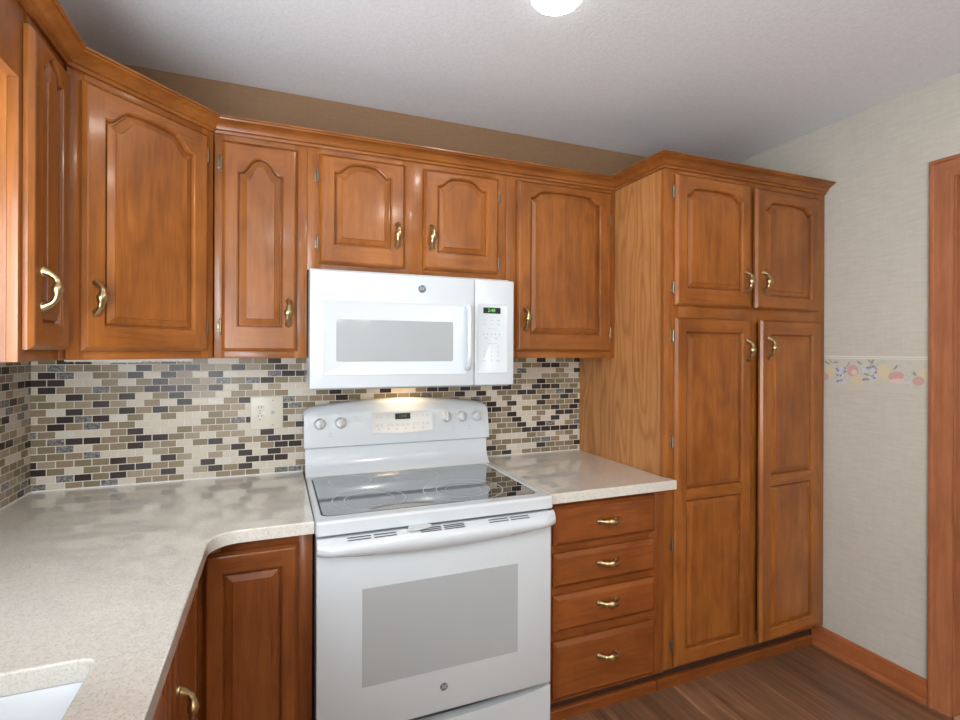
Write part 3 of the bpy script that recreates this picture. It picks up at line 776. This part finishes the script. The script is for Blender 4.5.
lw = SL - .605; sx = lambda d: SL - d
bm = bmesh.new()
box(bm, (0, .0195, zb - ZF), (lw, .024, ZB1 - ZF)); box(bm, (0, .02, zb - ZF), (.018, XB - .01, ZB1 - ZF)); box(bm, (0.018, .024, zb - ZF), (lw, XB - .01, zb - ZF + .018)); box(bm, (sx(.66), .024, zb - ZF + .018), (sx(.66) + .016, XB - .01, ZB1 - ZF))
obj('carcass', bm, base_v, c.root, local=True, smooth=None)
bm = bmesh.new()
for a, b in ((0, .05), (sx(1.96), sx(1.90)), (sx(1.50), sx(1.46)), (sx(1.06), sx(.98)), (sx(.69), lw)): box(bm, (a, 0, zb - ZF), (b, .019, ZB1 - ZF), .0008, 0)
for a, b in ((zb, .205), (.855, ZB1)): box(bm, (.02, .0004, a - ZF), (lw - .02, .0188, b - ZF), .0005, 1)
obj('face_frame', bm, [base_v, base_h], c.root, local=True, smooth=30)
bm = bmesh.new(); box(bm, (0, .05, 0), (lw + .1, .068, zb - ZF)); obj('toe_kick', bm, dark_in, c.root, local=True, smooth=None)
c.door(sx(1.008), sx(.665), 0.182, 0.858, st=0.048, rise=0, shoulder=0.054, bot=0.05, handle=(sx(.976), .662))
c.door(sx(1.475), sx(1.035), 0.182, 0.858, st=0.048, rise=0, shoulder=0.054, bot=0.05, handle=(sx(1.44), .722))
c.door(sx(1.925), sx(1.515), 0.182, 0.858, st=0.048, rise=0, shoulder=0.054, bot=0.05, handle=(sx(1.89), .722))

c = Cab('drawer_base_cabinet', 'wood base cabinet with four drawers between the stove and the pantry', 'cabinet', 1.6510, XP - .0025, DB, ZF, ZB1, DB - .03, base_v, base_h)
c.frame([(1.67, 2.15, a, b) for a, b in ((zb, .20), (.375, .41), (.535, .58), (.68, .72), (.845, ZB1))], [(1.651, 1.700), (2.105, XP - .0025)], zlow=zb - ZF)
for z0, z1, hz in ((.716, .857, .787), (.570, .688, .637), (.414, .541, .492), (.176, .378, .302)): c.drawer(1.683, 2.124, z0, z1, 1.906, hz)
bm = bmesh.new(); box(bm, (0.002, 0.054, 0), (c.w, 0.072, zb - ZF)); obj('toe_kick', bm, dark_in, c.root, local=True, smooth=None)
bm = bmesh.new(); prism(bm, [(0.0, 0.0), (0.014, 0.0), (0.014, 0.034), (0.010, 0.039), (0.004, 0.042), (0, 0.042)], 0.002, c.w, to=lambda a, b, h: (h, 0.054 - a, b)); obj('toe_molding', bm, base_h, c.root, local=True)

# ------------------------------------------------------------------ stove
RX0, RX1 = 0.8845, 1.6425; RC = (RX0 + RX1) / 2
t = thing('electric_range', 'white freestanding electric range with black glass cooktop', 'stove', W(RC, .35, ZF))
bm = bmesh.new(); boxd(bm, RX0 + .003, RX1 - .003, .015, .640, ZF + .03, .876)
for x in (RX0 + .05, RX1 - .05):
    for d in (.08, .60): lathe(bm, [(.018, ZF), (.018, ZF + .03)], 12, lambda a, b, h, x=x, d=d: (x + a, -d + b, h))
obj('body', bm, white_app, t, smooth=30)
bm = bmesh.new()
CZ = .918; glassP = rrect(RX0 + .022, RX1 - .030, .135, .630, .028)
slab(bm, rrect(RX0, RX1, .10, .682, .012), [glassP], .878, CZ, .007)
obj('cooktop_frame', bm, white_app, t, smooth=20)
bm = bmesh.new(); slab(bm, offset_poly(glassP, .0012), [], CZ - .02, CZ - .0012, .001); g = obj('glass_cooktop', bm, black_glass, t, smooth=20, label='black ceramic glass cooking surface')
for cx, d, r, r2 in ((1.063, .495, .118, .080), (1.388, .495, .140, .095), (1.035, .238, .078, 0), (1.288, .240, .088, 0)):
    bm = bmesh.new(); c0 = (cx, -d)
    ring(bm, c0, r - .0022, r, CZ - .0012)
    if r2: ring(bm, c0, r2 - .0020, r2, CZ - .0012)
    if r > .13: ring(bm, c0, .062 - .0014, .062, CZ - .0012)
    obj('burner_ring', bm, ring_m, g, smooth=None)
bm = bmesh.new()
bm.free()
for x in (1.115, 1.150):
    bm = bmesh.new(); ring(bm, (x, -.655), .001, .0045, CZ, 14); obj('indicator_mark', bm, print_m, t, smooth=None)

# backguard: lower splash, overhanging control panel with bowed top
bm = bmesh.new()
prism(bm, [(.045, .880), (.135, .880), (.135, .914), (.128, .921), (.104, .945), (.092, .975), (.090, 1.022), (.045, 1.022)], RX0 + .001, RX1 - .001, to=lambda a, b, h: (h, -a, b))
obj('backguard', bm, white_app, t, smooth=50)
bm = bmesh.new(); NX = 40; secs = []
def bgtop(u): return 1.172 + .030 * (1 - (2 * u - 1) ** 2)
for i in range(NX + 1):
    u = i / NX; x = RX0 - .004 + u * (RX1 - RX0 + .010); zt_ = bgtop(u); e = min(u, 1 - u); rr = 0.010 * (1 - min(1, e / .012)) if e < .012 else 0
    zt_ -= rr
    prof = [(.030, 1.018), (.100, 1.018), (.110, 1.024), (.111, 1.034), (.090, zt_ - .022), (.083, zt_ - .007), (.070, zt_), (.030, zt_)]
    secs.append([bm.verts.new((x, -a, b)) for a, b in prof])
for a, b in zip(secs[:-1], secs[1:]):
    for j in range(8): bm.faces.new((a[j], a[(j + 1) % 8], b[(j + 1) % 8], b[j]))
bm.faces.new(secs[0]); bm.faces.new(secs[-1])
cp = obj('control_panel', bm, white_app, t, smooth=40)
def panel_d(z, x): return .1116 + (z - 1.034) * (.090 - .111) / (bgtop((x - RX0 + .004) / (RX1 - RX0 + .010)) - .022 - 1.034)     # front of the sloping panel
sl = math.atan2(.111 - .090, 1.150 - 1.034)
def on_panel(x, z):
    """maps a, b across the panel and h out of it, at (x, z)"""
    cs, sn = math.cos(sl), math.sin(sl); d0 = panel_d(z, x)
    return lambda a, b, h: (x + a, -(d0 + h * cs - b * sn), z + b * cs + h * sn)
KN = [(.938, 1.112), (1.016, 1.113), (1.452, 1.119), (1.520, 1.118), (1.590, 1.116)]
for i, (x, z) in enumerate(KN):
    f = on_panel(x, z); bm = bmesh.new()
    lathe(bm, [(.0215, 0), (.0225, .004), (.0200, .009), (.0165, .020), (.0150, .0235), (.010, .025)], 28, f)
    vs = []
    for a, b, h in ((-.0035, -.019, .008), (.0035, -.019, .008), (.0035, .019, .008), (-.0035, .019, .008), (-.0028, -.017, .036), (.0028, -.017, .036), (.0028, .017, .036), (-.0028, .017, .036)):
        rt = .25 if i < 2 else 0; vs.append(bm.verts.new(f(a * math.cos(rt) + b * math.sin(rt), -a * math.sin(rt) + b * math.cos(rt), h)))
    for q in ((0, 1, 2, 3), (4, 5, 6, 7), (0, 1, 5, 4), (1, 2, 6, 5), (2, 3, 7, 6), (3, 0, 4, 7)): bm.faces.new([vs[k] for k in q])
    obj('knob', bm, white_plastic, t, smooth=40)
def flat_on(bm, f, a0, a1, b0, b1, h0, h1, bev=0):
    vs = [bm.verts.new(f(a, b, h)) for h in (h0, h1) for a, b in ((a0, b0), (a1, b0), (a1, b1), (a0, b1))]
    for q in ((0, 1, 2, 3), (4, 5, 6, 7), (0, 1, 5, 4), (1, 2, 6, 5), (2, 3, 7, 6), (3, 0, 4, 7)): bm.faces.new([vs[k] for k in q])
f = on_panel(1.266, 1.1080)
bm = bmesh.new()
hw = .130; pts = [(-hw, -.042), (hw, -.042 + .004)]
NB = 16
lo = [(-hw + 2 * hw * i / NB, -.040 - .008 * math.sin(PI * i / NB)) for i in range(NB + 1)]
outl = lo + [(hw, .046), (-hw, .046)]
ins = offset_poly(outl, .006); ins2 = offset_poly(outl, .009)
L0 = [bm.verts.new(f(a, b, 0)) for a, b in outl]; L1 = [bm.verts.new(f(a, b, .004)) for a, b in outl]; L2 = [bm.verts.new(f(a, b, .004)) for a, b in ins]; L3 = [bm.verts.new(f(a, b, .002)) for a, b in ins2]
for a, b in ((L0, L1), (L1, L2), (L2, L3)):
    for k in range(len(a)): bm.faces.new((a[k], a[(k + 1) % len(a)], b[(k + 1) % len(a)], b[k]))
bm.faces.new(L3); bm.faces.new(L0)
clk = obj('clock_panel', bm, white_plastic, t, smooth=40)
bm = bmesh.new(); flat_on(bm, f, -.032, .032, .010, .034, .002, .0032); obj('clock_display', bm, disp_black, clk, smooth=None)
bm = text_bm('12:00', .015, (0, 0, 0), .0002)
bm.transform(Matrix.Rotation(-PI / 2, 4, 'X'))
for v in bm.verts: v.co = f(v.co.x, v.co.y + .022, .0036 + v.co.z)
obj('clock_digits', bm, disp_dim, clk, smooth=None)
bm = bmesh.new()
for a in (-.105, -.088, -.060, -.045, .045, .062, .085, .105):
    for b in (.026, .020, -.008, -.014): flat_on(bm, f, a - .005, a + .005, b - .0008, b + .0008, .0020, .0024)
for a in (-.022, 0, .022):
    for b in (-.010, -.016): flat_on(bm, f, a - .007, a + .007, b - .0008, b + .0008, .0020, .0024)
for a in (-.100, -.060, -.025, .010, .045, .085): ring_pts = flat_on(bm, f, a - .004, a + .004, -.030, -.026, .0020, .0024)
obj('key_print', bm, print_m, clk, smooth=None)
bm = bmesh.new()
for x, z in KN:
    f = on_panel(x, z)
    flat_on(bm, f, -.012, .012, .036, .0375, .0001, .0005); flat_on(bm, f, -.002, .002, .028, .0295, .0001, .0005)
for x in (.977, 1.486, 1.558):
    f = on_panel(x, 1.075); lathe(bm, [(.0032, .0001), (.0030, .0010)], 10, f); flat_on(bm, f, -.010, .010, -.011, -.0095, .0001, .0005)
f = on_panel(1.080, 1.125)
for k, wd_ in enumerate((.018, .013, .016)): flat_on(bm, f, -wd_, wd_, .010 - k * .008, .0113 - k * .008, .0001, .0005)
obj('panel_print', bm, print_m, t, smooth=None)

# oven door
OD = .680
bm = bmesh.new(); boxd(bm, RX0 + .002, RX1 - .008, .644, OD, .296, .868, .005)
dr = obj('oven_door', bm, white_app, t, smooth=40)
bm = bmesh.new(); boxd(bm, 1.013, 1.511, OD - .002, OD + .0008, .426, .711, .0003); obj('oven_window', bm, window_grey, dr, smooth=None, label='grey printed glass window')
bm = bmesh.new(); secs = []; NX = 36
for i in range(NX + 1):      # full-width bowed grip along the door top
    u = i / NX; k = (1 - (2 * u - 1) ** 2); x = RX0 + .002 + u * (RX1 - RX0 - .010) + (0.006 if i == NX else 0)
    e = min(i, NX - i); en = {0: .45, 1: .85}.get(e, 1.0)
    zb_ = .826 - .020 * k; q = lambda a: OD + (a) * en
    prof = [(OD - .004, .870), (q(.010), .8705), (q(.030), .862), (q(.040), .850), (q(.042), .838), (q(.036), .5 * (.838 + zb_) - .002), (q(.022), zb_), (q(.006), zb_ + .004), (OD - .004, zb_ + .004)]
    secs.append([bm.verts.new((x, -a, b)) for a, b in prof])
for a, b in zip(secs[:-1], secs[1:]):
    for j in range(9): bm.faces.new((a[j], a[(j + 1) % 9], b[(j + 1) % 9], b[j]))
bm.faces.new(secs[0]); bm.faces.new(secs[-1])
obj('handle', bm, white_app, dr, smooth=50)
# vent slots on the sloping shoulder of the grip
def slot(x0, x1, s):
    bm = bmesh.new()
    d = OD + .012 + .018 * s; z = .8702 - .0079 * s + .0002
    vs = [bm.verts.new(p) for p in ((x0, -(d - .0018), z + .0009), (x1, -(d - .0018), z + .0009), (x1, -(d + .0018), z - .0007), (x0, -(d + .0018), z - .0007))]
    vs2 = [bm.verts.new(v.co + Vector((0, -.0003, .0004))) for v in vs]
    bm.faces.new(vs2)
    for k in range(4): bm.faces.new((vs[k], vs[(k + 1) % 4], vs2[(k + 1) % 4], vs2[k]))
    obj('vent_slot', bm, shadow_grey, dr, smooth=None)
for a0 in (.968, 1.178, 1.400):
    for j in (0, 1):
        rows = (.15, .52, .90) if a0 > 1.1 and a0 < 1.3 else (.2, .72)
        for s_ in rows: slot(a0 + j * .074, a0 + j * .074 + .066, s_)
bm = bmesh.new(); lathe(bm, [(.012, 0), (.012, .0015), (.0105, .002)], 24, lambda a, b, h: (1.261 + a, -OD - h, .371 + b))
lg = obj('logo_badge', bm, logo_m, dr)
bm = text_bm('GE', .0115, (1.261, -OD - .0024, .371))
for k in range(4):
    a0 = k * PI / 2
    sweep(bm, [(1.261 + r_ * math.cos(a0 + q), -OD - .0024, .371 + r_ * math.sin(a0 + q)) for r_, q in ((.0102, 0), (.0102, .4), (.0095, .8), (.0078, 1.1))], .0005, 5)
obj('logo_lettering', bm, logo_light, lg, smooth=None)
bm = bmesh.new()     # latch lever under the cooktop rim
prism(bm, [(1.150, .684), (1.205, .684), (1.215, .696), (1.185, .706), (1.150, .712), (1.142, .700)], .871, .879, to=lambda a, b, h: (a, -b, h)); obj('latch_lever', bm, white_plastic, t)
bm = bmesh.new(); NX = 30
top_l = [(RX0 + .002 + (RX1 - RX0 - .010) * i / NX, .287 - .022 * (1 - (2 * i / NX - 1) ** 2) ** 0.8) for i in range(NX + 1)]
prism(bm, [(RX1 - .008, ZF + .03), (RX0 + .002, ZF + .03)] + top_l, .645, .676, to=lambda a, b, h: (a, -h, b))
obj('storage_drawer', bm, white_app, t, smooth=20)
bm = bmesh.new(); boxd(bm, RX0 + .004, RX1 - .010, .6405, .6445, .25, .30); obj('drawer_gap_shade', bm, shadow_grey, t, smooth=None)  # dark strip standing in for the shade in the gap above the drawer

# ------------------------------------------------------------------ microwave
MX0, MX1, MZ0, MZ1, MD = 0.882, 1.628, 1.270, 1.668, 0.400
t = thing('microwave_oven', 'white over-the-range microwave oven hung under the short cabinet', 'microwave', W((MX0 + MX1) / 2, .2, MZ0))
bm = bmesh.new(); boxd(bm, MX0 + .002, MX1 - .002, .0085, .352, MZ0, MZ1 + .010, .002); obj('housing', bm, white_app, t, smooth=30)
bm = bmesh.new(); boxd(bm, MX0 + .010, MX1 - .010, .02, .375, MZ0 - .0045, MZ0 + .001, .001); obj('underside_panel', bm, under_grey, t, smooth=None)
XS = 1.466
bm = bmesh.new(); boxd(bm, MX0, XS - .001, .354, MD, MZ0 + .001, MZ1, .006)
md = obj('door', bm, white_app, t, smooth=40)
bm = bmesh.new()     # raised rim round the sunk field
def frame_ring(bm, x0, x1, z0, z1, r, prof):
    L_ = []
    for ins_, d in prof: L_.append([bm.verts.new((a, -d, b)) for a, b in rrect(x0 + ins_, x1 - ins_, z0 + ins_, z1 - ins_, r)])
    for a, b in zip(L_[:-1], L_[1:]):
        for k in range(len(a)): bm.faces.new((a[k], a[(k + 1) % len(a)], b[(k + 1) % len(a)], b[k]))
    return L_
L_ = frame_ring(bm, .923, 1.437, 1.314, 1.570, .006, [(0, MD - .001), (.0012, MD + .0022), (.003, MD + .0022), (.006, MD + .0006)]); bm.faces.new(L_[-1])
obj('door_rim', bm, white_app, md, smooth=50)
bm = bmesh.new(); L_ = frame_ring(bm, .967, 1.381, 1.362, 1.505, .006, [(0, MD + .0007), (0, MD + .0016)]); bm.faces.new(L_[-1]); obj('window', bm, micro_glass, md, smooth=None, label='grey glass window')
bm = bmesh.new()
sweep(bm, [(1.434, -MD + .002, 1.335), (1.434, -MD - .018, 1.337), (1.434, -MD - .028, 1.350), (1.434, -MD - .032, 1.39), (1.434, -MD - .033, 1.45), (1.434, -MD - .032, 1.51), (1.434, -MD - .028, 1.550), (1.434, -MD - .018, 1.563), (1.434, -MD + .002, 1.565)], .0095, 12)
obj('handle', bm, white_app, md, smooth=60)
bm = bmesh.new(); lathe(bm, [(.014, 0), (.014, .0015), (.0125, .002)], 24, lambda a, b, h: (1.264 + a, -MD - h, 1.6205 + b)); lg = obj('logo_badge', bm, logo_m, md)
bm = text_bm('GE', .0135, (1.264, -MD - .0024, 1.6205))
for k in range(4):
    a0 = k * PI / 2
    sweep(bm, [(1.264 + r_ * math.cos(a0 + q), -MD - .0024, 1.6205 + r_ * math.sin(a0 + q)) for r_, q in ((.012, 0), (.012, .4), (.011, .8), (.009, 1.1))], .0006, 5)
obj('logo_lettering', bm, logo_light, lg, smooth=None)
bm = bmesh.new(); boxd(bm, XS + .001, MX1, .354, MD, MZ0 + .001, MZ1, .006); cpm = obj('control_panel', bm, white_app, t, smooth=40)
bm = bmesh.new(); L_ = frame_ring(bm, 1.474, 1.600, 1.316, 1.577, .006, [(0, MD - .001), (.0012, MD + .0016), (.003, MD + .0016), (.005, MD + .0006)]); bm.faces.new(L_[-1]); obj('keypad', bm, white_app, cpm, smooth=50)
bm = bmesh.new(); boxd(bm, 1.500, 1.570, MD + .0006, MD + .0022, 1.541, 1.563); obj('clock_display', bm, disp_black, cpm, smooth=None)
obj('clock_digits', text_bm('2:48', .018, (1.533, -MD - .0025, 1.552), .0002), disp_green, cpm, smooth=None)
bm = bmesh.new()
MD2 = MD + .0007
def dash(x, z, wd_, h=.0018): boxd(bm, x - wd_ / 2, x + wd_ / 2, MD2, MD2 + .0003, z - h / 2, z + h / 2)
for x, z, wd_ in ((1.535, 1.528, .038), (1.535, 1.484, .032), (1.535, 1.428, .042)): dash(x, z, wd_)
for z in (1.516, 1.500):
    for x in (1.505, 1.534, 1.563): dash(x, z, .014); 
for x in (1.502, 1.518, 1.534, 1.550, 1.566): dash(x, 1.463, .005, .006)
for x in (1.512, 1.553): dash(x, 1.447, .012, .004)
for i, s_ in enumerate('123456789'):
    merge(bm, text_bm(s_, .012, (1.505 + .028 * (i % 3), -MD2, 1.414 - .017 * (i // 3)), .0002))
merge(bm, text_bm('0', .012, (1.533, -MD2, 1.363), .0002)); dash(1.505, 1.363, .014, .003); dash(1.562, 1.363, .014, .003)
obj('key_print', bm, print_m, cpm, smooth=None)
bm = bmesh.new(); boxd(bm, 1.19, 1.35, .085, .135, MZ0 - .0075, MZ0 - .0046, .001); obj('surface_lamp', bm, warm_lens, t, smooth=None, label='lit warm lamp under the oven')

# ------------------------------------------------------------------ ceiling lights
for i, (x, d) in enumerate(LIGHTS):
    lbl = 'round white recessed ceiling light, lit, above the stove area' if i == 0 else 'added round white fill light behind the viewpoint, lit, %s' % ('over the middle of the kitchen', 'on the door side of the dining end', 'beside the added side window')[i - 1]
    t = thing('ceiling_light', lbl, 'light', W(x, d, H), group='round ceiling lights')
    bm = bmesh.new(); lathe(bm, [(.071, -.005), (.073, -.005), (.0745, -.003), (.0755, -.0005)], 40, lambda a, b, h, x=x, d=d: (x + a, -d + b, H + h), cap=False); obj('trim_ring', bm, white_trim, t)
    bm = bmesh.new(); lathe(bm, [(.0, -.014), (.03, -.0137), (.055, -.012), (.068, -.0085), (.0705, -.005), (.0705, -.001)], 40, lambda a, b, h, x=x, d=d: (x + a + .00001, -d + b, H + h), cap=False); obj('diffuser', bm, lamp_glow, t)

# chandelier behind the viewpoint, seen only as a reflection in the microwave door
CX, CDD = 1.36, 3.55
t = thing('chandelier', 'three-shade chandelier reflected in the microwave door', 'light', W(CX, CDD, H))
bm = bmesh.new(); lathe(bm, [(.06, -.0005), (.055, -.02), (.012, -.03)], 20, lambda a, b, h: (CX + a, -CDD + b, H + h)); obj('canopy', bm, brass, t)
bm = bmesh.new(); sweep(bm, [(CX, -CDD, H - .02), (CX, -CDD, 1.80)], .006, 10); lathe(bm, [(.008, 1.84), (.025, 1.82), (.028, 1.79), (.008, 1.76)], 16, lambda a, b, h: (CX + a, -CDD + b, h)); obj('stem', bm, brass, t)
for k in range(3):
    a0 = k * 2 * PI / 3 + .2; ca, sa = math.cos(a0), math.sin(a0)
    bm = bmesh.new(); sweep(bm, [(CX + ca * r, -CDD + sa * r, z) for r, z in ((.01, 1.80), (.08, 1.76), (.15, 1.77), (.19, 1.80))], .005, 8); ar = obj('arm', bm, brass, t)
    bm = bmesh.new(); lathe(bm, [(.025, 1.80), (.045, 1.775), (.062, 1.735), (.075, 1.69)], 24, lambda a, b, h, ca=ca, sa=sa: (CX + ca * .19 + a, -CDD + sa * .19 + b, h), cap=False); obj('lamp_shade', bm, shade_m, ar)

# ------------------------------------------------------------------ wallpaper border
pm = [mat('border_paper', (0.53, 0.50, 0.43), .7), mat('border_edge', (0.66, 0.64, 0.57), .7), mat('fruit_pink', (0.54, 0.33, 0.30), .7), mat('fruit_yellow', (0.60, 0.52, 0.34), .7),
      mat('fruit_violet', (0.25, 0.25, 0.33), .7), mat('fruit_pale_blue', (0.52, 0.55, 0.62), .7), mat('leaf_green', (0.27, 0.30, 0.21), .7), mat('leaf_grey_green', (0.46, 0.49, 0.40), .7), mat('fruit_blush', (0.64, 0.50, 0.44), .7)]
def border(name, d0, d1, label):
    rnd = random.Random(3); bm = bmesh.new(); lay = [0]
    boxd(bm, XW - .0007, XW - .0001, d0, d1, 1.238, 1.385)
    for z0, z1 in ((1.373, 1.376), (1.380, 1.385)):
        fs = set(bm.faces); boxd(bm, XW - .0010, XW - .0007, d0, d1, z0, z1)
        for f in set(bm.faces) - fs: f.material_index = 1
    def blob(d, z, ra, rb, mi, rot=0.0, n=16, pear=0.0):
        lay[0] += 1; x = XW - .0010 - .000004 * lay[0]; vs = []
        for k in range(n):
            a = 2 * PI * k / n; q = 1 + pear * math.sin(a); u, v = ra * math.cos(a) * q, rb * math.sin(a)
            dd = d + u * math.cos(rot) - v * math.sin(rot); vs.append(bm.verts.new((x, -min(max(dd, d0), d1), z + u * math.sin(rot) + v * math.cos(rot))))
        bm.faces.new(vs).material_index = mi
    d = d0 + .03
    while d < d1:
        for k in range(26): blob(d + rnd.uniform(-.06, .32), 1.342 + rnd.uniform(-.035, .024), rnd.uniform(.008, .018), rnd.uniform(.003, .006), rnd.choice((6, 7, 7)), rnd.uniform(-1.2, 1.2), 10)
        for k in range(8): blob(d + rnd.uniform(-.05, .30), 1.275 + rnd.uniform(-.012, .02), rnd.uniform(.008, .015), rnd.uniform(.003, .005), 7, rnd.uniform(-1, 1), 10)
        blob(d - .005, 1.315, .022, .026, 3); blob(d - .03, 1.29, .02, .018, 2)
        for k in range(26): blob(d + .045 + rnd.uniform(-.022, .022), 1.303 + rnd.uniform(-.036, .030), .0055, .0055, rnd.choice((4, 5, 5)), 0, 10)
        blob(d + .092, 1.322, .024, .026, 2); blob(d + .115, 1.283, .028, .023, 3); blob(d + .098, 1.315, .012, .012, 8)
        for k in range(28): blob(d + .160 + rnd.uniform(-.026, .026), 1.316 + rnd.uniform(-.037, .030), .006, .0058, rnd.choice((4, 5, 5)), 0, 10)
        blob(d + .215, 1.322, .024, .034, 3, .2, 18, -.25); blob(d + .258, 1.305, .028, .020, 2, .1); blob(d + .262, 1.286, .030, .010, 8, .1)
        for k in range(18): blob(d + .305 + rnd.uniform(-.022, .022), 1.290 + rnd.uniform(-.034, .034), .0055, .005, rnd.choice((5, 7)), 0, 8)
        d += .365
    o = obj(name, bm, pm, None, smooth=None); top(o, label, 'wallpaper border')
border('wallpaper_border', DP + .002, o0 - .001, 'fruit-patterned wallpaper border strip on the right wall between pantry and door')
